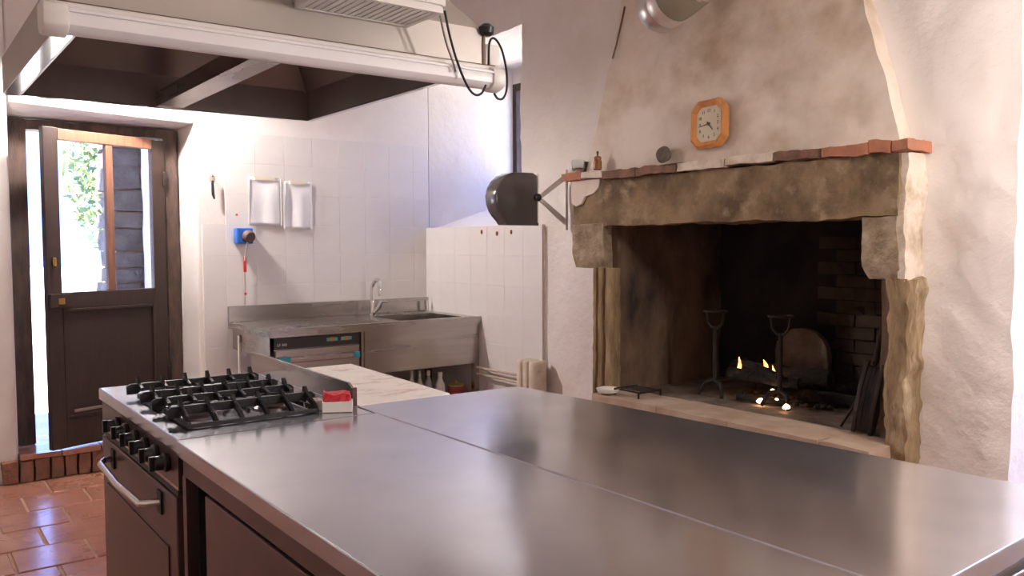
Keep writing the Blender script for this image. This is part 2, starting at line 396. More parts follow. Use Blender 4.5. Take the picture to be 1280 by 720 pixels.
# ------------------------------------------------------------------ garden door
fr = thing('door_frame_set', 'weathered dark wooden door frame around the garden door', 'door frame', (1.08, 5.74, .185), kind='structure')
fr.name = 'trim_2'; ORG[fr.name] = Vector((1.08, 5.74, .185))
MB().box(.602, .70, 5.70, 5.82, .19, 2.125).rough(.003, 9).build('jamb', frame_wood, fr, bevel=.006)
MB().gridbox(1.468, 1.555, 5.70, 5.82, .19, 2.12, .06).rough(.006, 9, .003, 30).build('jamb', frame_wood, fr, smooth=True)
MB().gridbox(.70, 1.468, 5.70, 5.82, 2.065, 2.122, .05).rough(.006, 9, .003, 30).build('head', frame_wood, fr, smooth=True)
hx, hy = 1.452, 5.715
ang = math.atan2(5.455-hy, .735-hx); LW = .765
ML = Matrix.Translation((hx, hy, 0)) @ Matrix.Rotation(ang, 4, 'Z')      # u along the leaf from the hinge, local y = thickness (room side is +y)
dr = thing('door_1', 'dark wooden half-glazed garden door standing ajar', 'door', (hx, hy, .19), kind='structure')
def leaf(name, m, *bx, bevel=.004, parent=dr):
    mb = MB()
    for b in bx: mb.box(*b)
    return mb.xf(ML).build(name, m, parent, bevel=bevel)
leaf('stile', wood_dark, (.0, .085, 0, .042, .195, 2.045))
leaf('stile', wood_dark, (LW-.085, LW, 0, .042, .195, 2.055))
leaf('rail', wood_red, (.085, LW-.085, 0, .042, 1.985, 2.05))
leaf('rail', wood_dark, (.085, LW-.085, 0, .042, 1.01, 1.105))
leaf('rail', wood_dark, (.085, LW-.085, 0, .042, .195, .36))
leaf('muntin', wood_red, (.345, .39, .004, .038, 1.105, 1.985))
leaf('lower_panel', wood_dark, (.085, LW-.085, .012, .03, .36, 1.01))
leaf('panel_moulding', wood_dark, (.085, .105, .030, .044, .36, 1.01), (LW-.105, LW-.085, .030, .044, .36, 1.01), (.105, LW-.105, .030, .044, .99, 1.01), (.105, LW-.105, .030, .044, .36, .38))
leaf('pane', glass, (.088, .345, .018, .022, 1.105, 1.985), bevel=0); leaf('pane', glass, (.39, LW-.088, .018, .022, 1.105, 1.985), bevel=0)
lk = leaf('lock_case', wood_dark, (LW-.135, LW-.005, .042, .065, 1.02, 1.10))
leaf('keyhole_plate', brass, (LW-.085, LW-.05, .065, .068, 1.04, 1.075), bevel=0, parent=lk)
leaf('latch', brass, (LW-.05, LW-.03, .042, .056, 1.26, 1.31))
for zz in (.5, 1.75): leaf('hinge', rust, (-.012, .012, .030, .056, zz, zz+.1))
leaf('draught_strip', mat('strip', (.22, .17, .14), .5), (.13, LW-.13, .044, .052, .40, .415), bevel=0)
# brick-on-edge step
st = thing('trim_3', 'worn brick step below the garden door', 'step', (1.1, 5.5, FZ), kind='structure')
box(.59, 1.605, 5.52, 5.97, FZ, .155).build('step_core', mortar, st)
x = .50
while x < 1.66:
    wd = random.uniform(.07, .088)
    MB().gridbox(x, x+wd-.012, 5.445, 5.53, FZ+.002, .15+random.uniform(-.006, .006), .03).rough(.006, 12, .003, 40, seed=x).build('brick', brick_step, st, smooth=True)
    x += wd
x = .59
while x < 1.60:
    x1 = min(x+.21, 1.605)
    MB().gridbox(x, x1-.005, 5.44, 5.97, .157, .186, .05).rough(.004, 8, .002, 30, seed=x).build('tread_tile', terracotta, st, smooth=True); x = x1

# ------------------------------------------------------------------ outdoors
tag(box(-30, 40, 5.98, 60, -.15, -.02).build('ground', ground_m), 'pale sunlit ground of the yard beyond the garden door', 'ground', kind='structure')
tag(box(4.21, 40, -30, 5.97, -.15, -.02).build('ground_side', ground_m), 'pale ground outside beyond the fireplace wall', 'ground', kind='structure')
sw = thing('stone_pillar', 'rough grey stone pillar seen through the right door pane', 'pillar', (1.7, 6.85, -.02))
z = -.02; r_ = 0
while z < 2.9:
    h = random.uniform(.11, .17); x = 1.33+random.uniform(-.02, .03)
    while x < 2.1:
        wd = random.uniform(.16, .34)
        MB().gridbox(x, x+wd-.012, 6.6+random.uniform(-.012, .012), 7.1, z, z+h-.012, .07).rough(.016, 7, .006, 22, seed=x+z).build('stone', stone_out, sw, smooth=True)
        x += wd
    z += h
box(1.37, 2.1, 6.63, 7.08, -.02, z-.02).build('core', mortar, sw)
single(MB().gridbox(1.535, 1.95, 6.22, 6.55, -.02, 2.9, .1).rough(.012, 4), 'plaster_buttress', plaster, 'pale plastered buttress just outside the garden door', 'buttress', smooth=True)
def shrub(loc, hgt, rad, n, label):
    t = thing('garden_tree', label, 'tree', loc); L0 = Vector(loc)
    MB().tube([L0, L0+Vector((.05, .02, hgt*.4)), L0+Vector((.0, .1, hgt*.8))], [.09, .07, .03], 8).build('trunk', bark_m, t, smooth=True)
    mb = MB()
    for i in range(n):
        a = random.random()*2*math.pi; ph = math.acos(random.uniform(-1, 1)); rr = random.random()**.4
        c = L0+Vector((rad*rr*math.sin(ph)*math.cos(a), rad*rr*math.sin(ph)*math.sin(a), hgt*.66+hgt*.32*rr*math.cos(ph)))
        u = Vector((random.gauss(0, 1), random.gauss(0, 1), random.gauss(0, 1))).normalized(); v = u.orthogonal().normalized(); ln = random.uniform(.05, .11)
        mb.add([c-u*ln, c+v*ln*.45+Vector((0, 0, .01)), c+u*ln, c-v*ln*.45], [(0, 1, 2), (0, 2, 3)])
    o = mb.build('foliage', leaf_m, t); o['kind'] = 'stuff'
shrub((2.62, 12.2, -.02), 3.7, .72, 2400, 'leafy garden tree seen through the left door pane')

# ------------------------------------------------------------------ fireplace
FX = 3.075
fp = thing('fireplace', 'large open stone fireplace with rough lintel and tapering plaster chimney breast', 'fireplace', (3.3, 2.5, FZ))
# firebox
MB().gridbox(3.135, 4.15, 3.245, 3.42, FZ, 1.74, .06).rough(.018, 5, .006, 16).build('firebox_wall', soot_brown, fp, smooth=True)
MB().gridbox(3.98, 4.15, 1.72, 3.24, FZ, 2.0, .06).rough(.018, 5, .006, 16).build('firebox_wall', soot, fp, smooth=True)
MB().gridbox(3.19, 3.98, 1.70, 1.79, FZ, 1.74, .06).rough(.012, 5, .006, 16).build('firebox_wall', soot_brown, fp, smooth=True)
box(3.30, 4.15, 1.75, 3.40, 2.0, 2.1).build('smoke_shelf', soot, fp)
# courses of sooty brick on the right of the back wall
zc = .62; rr_ = 0
while zc < 1.35:
    yb = 1.82+(.11 if rr_ % 2 else 0)
    while yb < 2.44:
        MB().gridbox(3.962+random.uniform(-.008, .006), 4.0, yb, yb+.212, zc, zc+.060, .05).rough(.006, 9, .003, 30, seed=yb+zc).build('brick', soot_brick, fp, smooth=True); yb += .22
    zc += .066; rr_ += 1
# hearth
MB().gridbox(3.02, 3.97, 1.80, 3.23, FZ, .585, .1).build('hearth_base', ash, fp)
yb = 1.69
for k, ln in enumerate((.22, .45, .42, .46)):
    MB().gridbox(2.945, 3.20, yb, yb+ln-.006, .53, .594, .05).rough(.005, 6, .002, 25, seed=k).build('hearth_slab', brick_m if False else hearth_m, fp, smooth=True); yb += ln
MB().gridbox(2.98, 3.06, 1.69, 3.24, FZ, .53, .1).rough(.008, 5).build('hearth_front', plaster, fp, smooth=True)
# lintel, corbels, jambs
MB().gridbox(FX, 3.36, 1.668, 3.535, 1.475, 1.722, .024).rough(.014, 4, .010, 14).build('lintel', stone, fp, smooth=True)
MB().gridbox(FX+.008, WP+.02, 1.646, 1.676, 1.235, 1.718, .025).rough(.014, 8, .007, 25).build('whitewashed_end', whitewash, fp, smooth=True, label='whitewashed right end of the lintel')
MB().prism([(3.315, 1.722), (3.54, 1.722), (3.54, 1.60), (3.50, 1.585), (3.46, 1.60), (3.43, 1.635), (3.36, 1.65), (3.325, 1.675)], 'x', FX-.008, FX+.03).rough(.006, 14).build('plaster_patch', breast_plaster, fp, smooth=True)
def corb(y0, y1, z0, inner_low):
    mb = MB().gridbox(FX, 3.36, y0, y1, z0, 1.478, .026)
    for p in mb.v:
        t = max(0, min(1, (z0+.09-p.z)/.09)); 
        if inner_low: p.y += (-.02*t*t if p.y > (y0+y1)/2 else .0)
        p.x += .02*t*t if p.x < FX+.05 else 0
    return mb.rough(.010, 6, .006, 20, seed=y0)
corb(3.285, 3.535, 1.245, False).build('corbel', stone_pale, fp, smooth=True)
corb(1.672, 1.812, 1.235, True).build('corbel', stone_pale, fp, smooth=True)
# left jamb: moulded ribs
prof = [(3.15, 3.235), (3.10, 3.235), (3.088, 3.25), (3.088, 3.285), (3.108, 3.292), (3.108, 3.305), (3.085, 3.315), (3.082, 3.335), (3.106, 3.345), (3.106, 3.356), (3.09, 3.365), (3.09, 3.385), (3.10, 3.395), (3.15, 3.395)]
mb = MB(); nz_ = 36; n_ = len(prof)
mb.add([(a, b, FZ+(1.25-FZ)*k/nz_) for k in range(nz_+1) for a, b in prof],
       [(k*n_+i, k*n_+(i+1) % n_, (k+1)*n_+(i+1) % n_, (k+1)*n_+i) for k in range(nz_) for i in range(n_)]+[tuple(range(n_)), tuple(range(nz_*n_, (nz_+1)*n_))])
mb.rough(.005, 8, .004, 24).build('jamb', jamb_stone, fp, smooth=True)
mb = MB().gridbox(3.085, 3.36, 1.634, 1.712, FZ, 1.24, .022)
mb.rough(.012, 6, .014, 20, seed=3).build('jamb', jamb_stone, fp, smooth=True)
# mantel shelf: bricks and mortar pieces
for y0, y1, z0, z1, m_ in ((3.44, 3.60, 1.725, 1.772, brick_m), (3.28, 3.435, 1.728, 1.764, whitewash), (3.03, 3.275, 1.718, 1.764, brick_dark), (2.76, 3.025, 1.718, 1.762, brick_dark),
                          (2.47, 2.755, 1.722, 1.766, whitewash), (2.215, 2.465, 1.726, 1.768, whitewash), (1.985, 2.21, 1.722, 1.766, brick_dark), (1.785, 1.98, 1.720, 1.768, brick_m), (1.69, 1.78, 1.722, 1.772, brick_m), (1.622, 1.685, 1.722, 1.768, brick_m)):
    MB().gridbox(3.048, 3.30, y0, y1, z0, z1-.004, .02).rough(.010, 9, .006, 32, seed=y0).build('mantel_brick', m_, fp, smooth=True)
# chimney breast: tapering plaster hood
nzb, nyb = 44, 40; zb0, zb1 = 1.755, CEIL
mb = MB()
def brp(s, t):                  # s across 0..1 (right to left), t up 0..1
    z = zb0+(zb1-zb0)*t; yr = 1.705+.275*(z-1.76); yl = 3.49-.275*(z-1.76); x = 3.115+.06*(z-1.76)
    return Vector((x, yr+(yl-yr)*s, z))
vs = []; 
for k in range(nzb+1):
    for i in range(nyb+1): vs.append(brp(i/nyb, k/nzb))
W_ = nyb+1; fs = [(k*W_+i, k*W_+i+1, (k+1)*W_+i+1, (k+1)*W_+i) for k in range(nzb) for i in range(nyb)]
nb = len(vs)
for k in range(nzb+1):
    vs.append(Vector((3.36, vs[k*W_].y+.0, vs[k*W_].z)))
for k in range(nzb+1):
    vs.append(Vector((3.36, vs[k*W_+nyb].y, vs[k*W_].z)))
fs += [(k*W_, (k+1)*W_, nb+k+1, nb+k) for k in range(nzb)]+[(k*W_+nyb, nb+nzb+1+k, nb+nzb+2+k, (k+1)*W_+nyb) for k in range(nzb)]
fs.append(tuple(range(W_))+(nb+nzb+1, nb))
mb.add(vs, fs); mb.rough(.024, 2.8, .009, 9, fn=lambda p: 0.3 if p.x > 3.33 else 1.0)
mb.build('chimney_breast', breast_plaster, fp, smooth=True)

# things in the fire
t = thing('fireback', 'round-topped slab leaning against the back of the firebox', 'fireback', (3.86, 2.6, .59))
pts = [(2.45, .60), (2.45, .80)]+[(2.61-.16*math.cos(a), .80+.13*math.sin(a)) for a in [i*math.pi/10 for i in range(1, 10)]]+[(2.77, .80), (2.77, .60)]
MB().prism(pts, 'x', 3.86, 3.90).rough(.004, 9).build('slab', fireback_m, t, bevel=.006)
def andiron(yc, label):
    t = thing('andiron', label, 'andiron', (3.4, yc, .59), 'pair of andirons')
    MB().tube([(3.40, yc, .66), (3.40, yc, .95)], .011, 8).build('post', rust, t, smooth=True)
    MB().tube([(3.40, yc+.055, 1.03), (3.40, yc+.045, .97), (3.40, yc+.02, .945), (3.40, yc-.02, .945), (3.40, yc-.045, .97), (3.40, yc-.055, 1.03)], .007, 8).build('cup_holder', rust, t, smooth=True)
    MB().tube([(3.40+.058*math.cos(a), yc+.058*math.sin(a), 1.03) for a in [i*math.pi/8 for i in range(17)]], .005, 6).build('cup_ring', rust, t, smooth=True)
    for s in (-1, 1): MB().tube([(3.40, yc, .675), (3.385, yc+s*.05, .66), (3.36, yc+s*.075, .597)], .010, 8).build('foot', rust, t, smooth=True)
    MB().tube([(3.40, yc, .67), (3.62, yc, .67), (3.72, yc, .64), (3.73, yc, .598)], .010, 8).build('log_bar', rust, t, smooth=True)
andiron(2.80, 'left rusty iron andiron with a ring cup on its post'); andiron(2.41, 'right rusty iron andiron in front of the round-topped slab')
def log(a, b, r, label):
    a = Vector(a); b = Vector(b); n = 8
    mb = MB().tube([a.lerp(b, i/n) for i in range(n+1)], [r*random.uniform(.88, 1.1) for i in range(n+1)], 10).rough(.008, 9, .004, 30, seed=a.y)
    single(mb, 'charred_log', log_m, label, 'log', smooth=True, group='logs on the fire')
log((3.46, 2.76, .712), (3.50, 2.37, .700), .030, 'charred log across both andirons at the front')
log((3.62, 2.86, .72), (3.66, 2.30, .715), .040, 'thick charred log at the back of the fire')
log((3.50, 2.70, .775), (3.46, 2.45, .722), .022, 'charred log lying on top of the fire')
log((3.62, 2.46, .625), (3.66, 2.12, .625), .030, 'half burnt log on the ash right of the right andiron')
log((3.74, 2.44, .64), (3.74, 2.08, .70), .028, 'sooty branch propped on the ash toward the right jamb')
log((3.40, 2.66, .612), (3.47, 2.42, .612), .018, 'short charred stick in the embers below the fire')
ff = thing('log_fire', 'small orange flames and glowing embers among the logs', 'fire', (3.5, 2.55, .6))
def flame(x, y, z, h, r, lean):
    MB().lathe([(r*.3, 0), (r, h*.18), (r*.85, h*.4), (r*.5, h*.7), (r*.15, h*.93), (.0005, h)], (0, 0, 0), n=10).xf(Matrix.Translation((x, y, z)) @ Matrix.Rotation(lean, 4, 'X')).rough(.016, 20, seed=y).build('flame', flame_m, ff, smooth=True)
flame(3.50, 2.735, .70, .10, .012, .10); flame(3.515, 2.575, .70, .10, .017, -.15); flame(3.53, 2.55, .70, .075, .012, .1)
for x_, y_, z_, s_ in ((3.40, 2.52, .608, .018), (3.36, 2.345, .610, .018), (3.47, 2.50, .655, .011), (3.45, 2.46, .62, .008)):
    MB().lathe([(.3, -.6), (.85, -.3), (1, 0), (.8, .4), (.3, .7)], (0, 0, 0), n=8).xf(Matrix.Translation((x_, y_, z_)) @ Matrix.Scale(s_, 4)).rough(.004, 60).build('ember', ember_m, ff, smooth=True)
mb = MB()
for i in range(60):
    a = random.random()*6.28; r0 = random.random()**.5; c = Vector((3.58+.13*r0*math.cos(a), 2.5+.30*r0*math.sin(a), .592)); s_ = random.uniform(.008, .02)
    mb.lathe([(s_*.6, 0), (s_, s_*.4), (s_*.6, s_*.9)], c, n=6)
o = mb.build('ash_bed', soot_brick, ff); o['kind'] = 'stuff'
# trivet
t = thing('iron_trivet', 'low black iron trivet on the left of the hearth', 'trivet', (3.12, 3.05, .594))
for k in range(4): MB().tube([(3.03+.045*k, 2.97, .625), (3.03+.045*k, 3.14, .625)], .005, 6).build('bar', rust, t)
for yy in (2.97, 3.14): MB().tube([(3.02, yy, .625), (3.18, yy, .625)], .006, 6).build('cross_bar', rust, t)
for xx in (3.02, 3.18):
    for yy in (2.97, 3.14): MB().tube([(xx, yy, .628), (xx, yy, .596)], .006, 6).build('leg', rust, t)
# bellows and poker at the right jamb
t = thing('bellows', 'dark bellows leaning in the right corner of the fireplace', 'bellows', (3.2, 1.83, .594))
MX = Matrix.Translation((3.20, 1.87, .60)) @ Matrix.Rotation(R(10), 4, 'X') @ Matrix.Rotation(R(18), 4, 'Z')
for off, nm in ((-.035, 'board'), (.03, 'board')):
    MB().prism([(-.035, .0), (-.065, .10), (-.055, .20), (-.02, .30), (.02, .30), (.055, .20), (.065, .10), (.035, .0)], 'y', off-.008, off+.008).xf(MX).build(nm, mat('bellows_board', (.035, .025, .02), .6), t, bevel=.003)
for k in range(3):
    MB().prism([(-.03, .01), (-.058+.006*(k % 2), .10), (-.048, .19), (-.014, .28), (.014, .28), (.048, .19), (.058-.006*(k % 2), .10), (.03, .01)], 'y', -.026+.016*k, -.012+.016*k).xf(MX).build('fold', mat('bellows_skin', (.025, .02, .02), .55), t)
MB().lathe([(.014, .30), (.010, .36), (.007, .44)], (0, 0, 0), n=10).xf(MX).build('nozzle', rust, t, smooth=True)
t = thing('fire_poker', 'thin iron poker leaning toward the right jamb', 'poker', (3.22, 1.96, .596))
MB().tube([(3.23, 1.985, .60), (3.25, 1.90, .76), (3.27, 1.83, .93)], .006, 8).build('rod', rust, t, smooth=True)
MB().tube([(3.27, 1.83, .93), (3.275, 1.822, .975)], .010, 8).build('handle', rust, t, smooth=True)
# small white dish on the hearth edge
single(MB().lathe([(.02, 0), (.055, .012), (.062, .03), (.058, .03), (.05, .016), (.001, .012)], (3.0, 3.17, .5955), n=20), 'white_dish', white_m, 'small white dish at the left end of the hearth', 'dish', smooth=True)

# ------------------------------------------------------------------ things on the mantel and breast
sl = math.atan(.06)          # slope of the breast face
def bx_(z): return 3.115+.06*(z-1.76)
zc_ = 1.932; yc_ = 2.598; hw, hh, ch = .103, .112, .042
MC = Matrix.Translation((bx_(zc_)-.024, yc_, zc_)) @ Matrix.Rotation(sl, 4, 'Y') @ Matrix.Rotation(R(-2.5), 4, 'X')
# clock local frame: y to picture-left (+Y world), z up, -x towards the room
ck = thing('wall_clock', 'octagonal orange wooden wall clock with cream face', 'clock', tuple(MC.translation))
def octo(a, b, c): return [(-a, -b+c), (-a+c, -b), (a-c, -b), (a, -b+c), (a, b-c), (a-c, b), (-a+c, b), (-a, b-c)]
o1 = octo(hw, hh, ch); o2 = octo(hw-.012, hh-.012, ch-.005); o3 = octo(hw-.030, hh-.030, ch-.014)
mb = MB(); vs = [(.012, *p) for p in o1]+[(-.012, *p) for p in o1]+[(-.022, *p) for p in o2]+[(-.012, *p) for p in o3]+[(.012, *p) for p in o3]
fs = [(k*8+i, k*8+(i+1) % 8, (k+1)*8+(i+1) % 8, (k+1)*8+i) for k in range(4) for i in range(8)]+[(32+i, 32+(i+1) % 8, (i+1) % 8, i) for i in range(8)]
mb.add(vs, fs).xf(MC).build('clock_frame', clock_wood, ck)
MB().prism(octo(hw-.029, hh-.029, ch-.014), 'x', -.006, .006).xf(MC).build('dial', clock_face, ck)
T2 = Matrix(((0, 0, -1, 0), (-1, 0, 0, 0), (0, 1, 0, 0), (0, 0, 0, 1)))      # text x -> -Y (picture right), y -> Z, normal -> -X
for h_ in range(1, 13):
    a = math.pi/2-h_*math.pi/6; ca, sa = math.cos(a), math.sin(a); k_ = 1/max(abs(ca)/.052, abs(sa)/.062)
    k_ = min(k_, .064)
    text_mb(str(h_), .021).xf(MC @ Matrix.Translation((-.0068, -ca*k_, sa*k_)) @ T2).build('numeral', ink, ck)
def hand(name, ang, ln, wd):
    d = Vector((0, -math.sin(ang), math.cos(ang))); n_ = Vector((0, math.cos(ang), math.sin(ang)))
    c = Vector((-.009, 0, 0)); p = [c-d*.012-n_*wd, c-d*.012+n_*wd, c+d*ln+n_*wd*.4, c+d*ln-n_*wd*.4]; q = [v+Vector((-.0015, 0, 0)) for v in p]
    MB().hexa(p, q).xf(MC).build(name, ink, ck)
hand('hour_hand', R(141), .040, .0035); hand('minute_hand', R(261), .058, .0025)
MB().lathe([(.007, 0), (.007, .004)], (-.008, 0, 0), (-1, 0, 0), 12).xf(MC).build('hub', ink, ck)

j = thing('glass_jar', 'small clear glass jar on the left end of the mantel', 'jar', (3.11, 3.53, 1.780))
MB().lathe([(.028, 0), (.036, .01), (.037, .05), (.034, .06), (.031, .06), (.033, .05), (.032, .012), (.001, .008)], (3.11, 3.53, 1.780), n=20).build('glass_body', jar_glass, j, smooth=True)
MB().lathe([(.030, .009), (.031, .018), (.001, .022)], (3.11, 3.53, 1.780), n=16).build('contents', mat('amber', (.55, .38, .18), .5), j, smooth=True)
single(MB().box(3.10, 3.135, -.004, .004, 0, .055).xf(Matrix.Translation((0, 3.478, 1.774)) @ Matrix.Rotation(R(14), 4, 'X')), 'dark_card', ink, 'small dark card leaning beside the glass jar on the mantel', 'card')
t = thing('brown_bottle', 'tiny brown bottle with dark stopper on the mantel', 'bottle', (3.075, 3.335, 1.770))
MB().lathe([(.018, 0), (.023, .006), (.023, .045), (.018, .055), (.020, .062), (.020, .070), (.008, .076)], (3.075, 3.335, 1.770), n=18).build('bottle_body', bottle_br, t, smooth=True)
MB().lathe([(.006, .074), (.005, .085), (.007, .09), (.006, .1), (.002, .102)], (3.075, 3.335, 1.770), n=12).build('stopper', ink, t, smooth=True)
mb = MB().lathe([(.0, -.022), (.035, -.018), (.048, 0), (.035, .018), (.0, .022)], (0, 0, 0), (1, 0, 0), 18)
mb.xf(Matrix.Translation((3.075, 2.862, 1.812)) @ Matrix.Rotation(R(12), 4, 'Y') @ Matrix.Rotation(R(25), 4, 'X') @ Matrix.Scale(.86, 4, (0, 0, 1))).rough(.004, 18)
single(mb, 'round_pebble', pebble_m, 'dark round stone disc propped on the mantel left of the clock', 'stone', smooth=True)

# ------------------------------------------------------------------ spotlight at the top of the breast
t = thing('spotlight', 'silver cylindrical spotlight mounted high on the chimney breast', 'lamp', (3.0, 2.62, 2.38))
c0 = Vector((2.965, 2.80, 2.475)); ax = Vector((-.12, -.93, .22)).normalized()
MB().lathe([(.04, -.05), (.085, -.045), (.108, -.01), (.112, .04), (.108, .05)], c0, ax, 28).build('housing', alu, t, smooth=True)
MB().lathe([(.113, .05), (.116, .055), (.116, .11), (.113, .115)], c0, ax, 28).build('collar', mat('spot_band', (.75, .72, .70), .35, .8), t, smooth=True)
MB().lathe([(.112, .115), (.112, .17), (.108, .27), (.100, .285)], c0, ax, 28).build('shade', mat('olive_glass', (.24, .215, .155), .25, coat=.4), t, smooth=True)
MB().lathe([(.100, .282), (.108, .286), (.108, .30), (.10, .305), (.001, .30)], c0, ax, 28).build('front_rim', chrome, t, smooth=True)
MB().tube([c0-ax*.04, c0-ax*.10+Vector((.06, 0, .02)), (3.15, 2.93, 2.58)], .018, 10).build('bracket_arm', rust, t, smooth=True)
MB().lathe([(.05, 0), (.05, .012)], (3.162, 2.93, 2.58), (-1, 0, 0), 16).build('wall_plate', rust, t, smooth=True)
single(MB().tube([(bx_(z_)-.006, y_, z_) for y_, z_ in ((3.22, 2.62), (3.245, 2.52), (3.27, 2.43), (3.295, 2.36))], .005, 6), 'wall_cable', mat('cable_brown', (.16, .10, .07), .7), 'thin brown cable running down the chimney breast', 'cable', smooth=True)

# ------------------------------------------------------------------ paper roll dispenser
t = thing('roll_dispenser', 'dark smoky drum-shaped roll dispenser on crossed white wall arms', 'dispenser', (3.05, 3.95, 1.48))
cx_, cz_, rr = 2.945, 1.64, .165
pts = [(3.09, 1.485), (3.09, 1.775), (3.055, 1.792)]+[(cx_+rr*math.cos(a)*1.0, cz_+rr*math.sin(a)*.92) for a in [R(d) for d in (88, 105, 122, 140, 158, 176, 194, 210, 224)]]+[(2.855, 1.508), (2.87, 1.485)]
MB().prism(pts, 'y', 3.86, 3.97).build('drum_cover', smoky, t, bevel=.012, seg=3, smooth=True)
MB().prism([(3.085, 1.484), (3.085, 1.50), (2.85, 1.50), (2.835, 1.484)], 'y', 3.852, 3.862).build('drum_lip', smoky, t)
MB().box(3.09, 3.103, 3.87, 3.965, 1.50, 1.79).build('back_plate', white_m, t, bevel=.004)
MB().lathe([(.022, 0), (.022, .02), (.012, .025)], (3.078, 3.862, 1.648), (0, -1, 0), 16).build('axle_knob', black_pl, t, smooth=True)
for yy in (3.845,):
    for zz in (1.785, 1.50):
        MB().hexa([(3.085, yy, 1.632), (3.085, yy, 1.658), (3.085, yy+.012, 1.658), (3.085, yy+.012, 1.632)],
                  [(3.300, yy, zz-.02), (3.300, yy, zz+.02), (3.300, yy+.012, zz+.02), (3.300, yy+.012, zz-.02)]).build('arm', white_m, t)
    MB().box(3.285, 3.302, yy-.005, yy+.018, 1.46, 1.82).build('wall_strip', white_m, t)

# ------------------------------------------------------------------ sink unit
SF = 4.76
sk = thing('sink_unit', 'stainless steel sink bench with backsplash in the tiled corner', 'sink', (2.55, 5.1, FZ))
mb = MB(); zt0, zt1 = .835, .875
bx0, bx1, by0, by1 = 2.72, 3.20, 4.85, 5.26
for a in ((1.787, bx0, SF, 5.47, zt0, zt1), (bx1, 3.30, SF, 5.47, zt0, zt1), (bx0, bx1, SF, by0, zt0, zt1), (bx0, bx1, by1, 5.47, zt0, zt1)): mb.box(*a)
mb.build('worktop', steel_b, sk)
MB().box(1.787, 3.30, SF-.003, SF+.004, zt0-.004, zt1+.004).build('front_edge', steel_b, sk)
mb = MB()
for a in ((bx0, bx0+.006, by0, by1, .60, zt0+.02), (bx1-.006, bx1, by0, by1, .60, zt0+.02), (bx0, bx1, by0, by0+.006, .60, zt0+.02), (bx0, bx1, by1-.006, by1, .60, zt0+.02), (bx0, bx1, by0, by1, .594, .60)): mb.box(*a)
mb.build('basin', steel_b, sk)
MB().lathe([(.03, 0), (.03, .004)], (2.96, 5.05, .60), n=16).build('drain', chrome, sk)
MB().box(1.787, 3.30, 5.455, 5.478, zt1, .978).build('backsplash', steel_b, sk, bevel=.003)
MB().box(2.415, 3.285, SF+.012, SF+.02, .555, zt0).build('front_apron', steel_b, sk)
for k in range(9): MB().box(2.0, 2.58, 4.86+.055*k, 4.868+.055*k, zt1-.001, zt1+.0025).build('drain_rib', steel_b, sk)
for xx in (2.395, 3.255):
    for yy in (SF+.02, 5.41): MB().box(xx, xx+.04, yy, yy+.04, FZ, zt0).build('leg', steel_b, sk)
MB().box(1.81, 1.815, SF+.05, 5.45, .70, zt0).build('side_skirt', steel_b, sk)
MB().box(2.44, 3.26, SF+.10, 5.40, .23, .245).build('lower_shelf', steel_d, sk)
fc = MB().lathe([(.028, 0), (.028, .008), (.018, .014), (.016, .10), (.014, .11)], (2.76, 5.33, zt1), n=18).build('faucet', chrome, sk, smooth=True)
MB().tube([(2.76, 5.33, zt1+.09), (2.76, 5.33, 1.06)]+[(2.76+.014*math.sin(a), 5.275+.055*math.cos(a), 1.075+.055*math.sin(a)) for a in [R(d) for d in (0, 25, 50, 75, 100, 125, 150, 175)]]+[(2.765, 5.22, 1.02)], .014, 12).build('spout', chrome, fc, smooth=True)
MB().tube([(2.775, 5.32, zt1+.02), (2.80, 5.30, zt1+.06), (2.815, 5.29, zt1+.10)], [.02, .02, .015], 12).build('mixer_body', chrome, fc, smooth=True)
MB().tube([(2.812, 5.29, zt1+.10), (2.85, 5.27, zt1+.095)], .006, 8).build('lever', chrome, fc, smooth=True)
MB().tube([(3.245, 5.40, zt1), (3.245, 5.40, zt1+.085)], .013, 12).build('overflow_pipe', chrome, sk, smooth=True)

# dishwasher
dw = thing('dishwasher', 'undercounter steel dishwasher with black control strip below the sink bench', 'dishwasher', (2.1, 5.1, FZ))
MB().box(1.835, 2.385, 4.80, 5.40, .10, .826).build('body', steel_b, dw)
MB().box(1.831, 1.835, 4.86, 5.36, .15, .70).build('side_panel', mat('side_reflection_tint', (.50, .50, .55), .3, 1.0), dw)  # bluish reflection of the door light put into the panel colour
for xx in (1.87, 2.35):
    for yy in (4.85, 5.35): MB().lathe([(.02, 0), (.02, .07)], (xx, yy, FZ), n=10).build('foot', black_pl, dw)
cp = MB().box(1.832, 2.388, 4.786, 4.80, .755, .824).build('control_strip', panel_blk, dw, bevel=.002)
TD = Matrix(((1, 0, 0, 0), (0, 0, -1, 0), (0, 1, 0, 0), (0, 0, 0, 1)))
text_mb('LF 300', .022, .0003).xf(Matrix.Translation((1.88, 4.7855, .782)) @ TD).build('lettering', white_m, cp)
for xx in (2.20, 2.295):
    MB().box(xx-.035, xx-.014, 4.783, 4.787, .785, .806).build('button', teal_d, cp); MB().box(xx+.014, xx+.035, 4.783, 4.787, .785, .806).build('button', teal_d, cp)
    MB().box(xx-.012, xx+.012, 4.783, 4.787, .784, .808).build('display', orange_d, cp)
dd = MB().box(1.838, 2.382, 4.782, 4.80, .16, .75).build('door', steel_b, dw, bevel=.003)
MB().box(1.87, 2.36, 4.760, 4.782, .672, .706).build('handle', steel_b, dd, bevel=.006)
for xx, w_ in ((1.853, .07), (2.335, .04)): MB().box(xx, xx+w_, 4.752, 4.784, .668, .710).build('handle_end', turq, dd, bevel=.008, smooth=True)
single(MB().box(1.797, 1.807, 5.30, 5.32, FZ, .80), 'white_pipe', white_m, 'thin white upright pipe on the wall left of the sink bench', 'pipe')

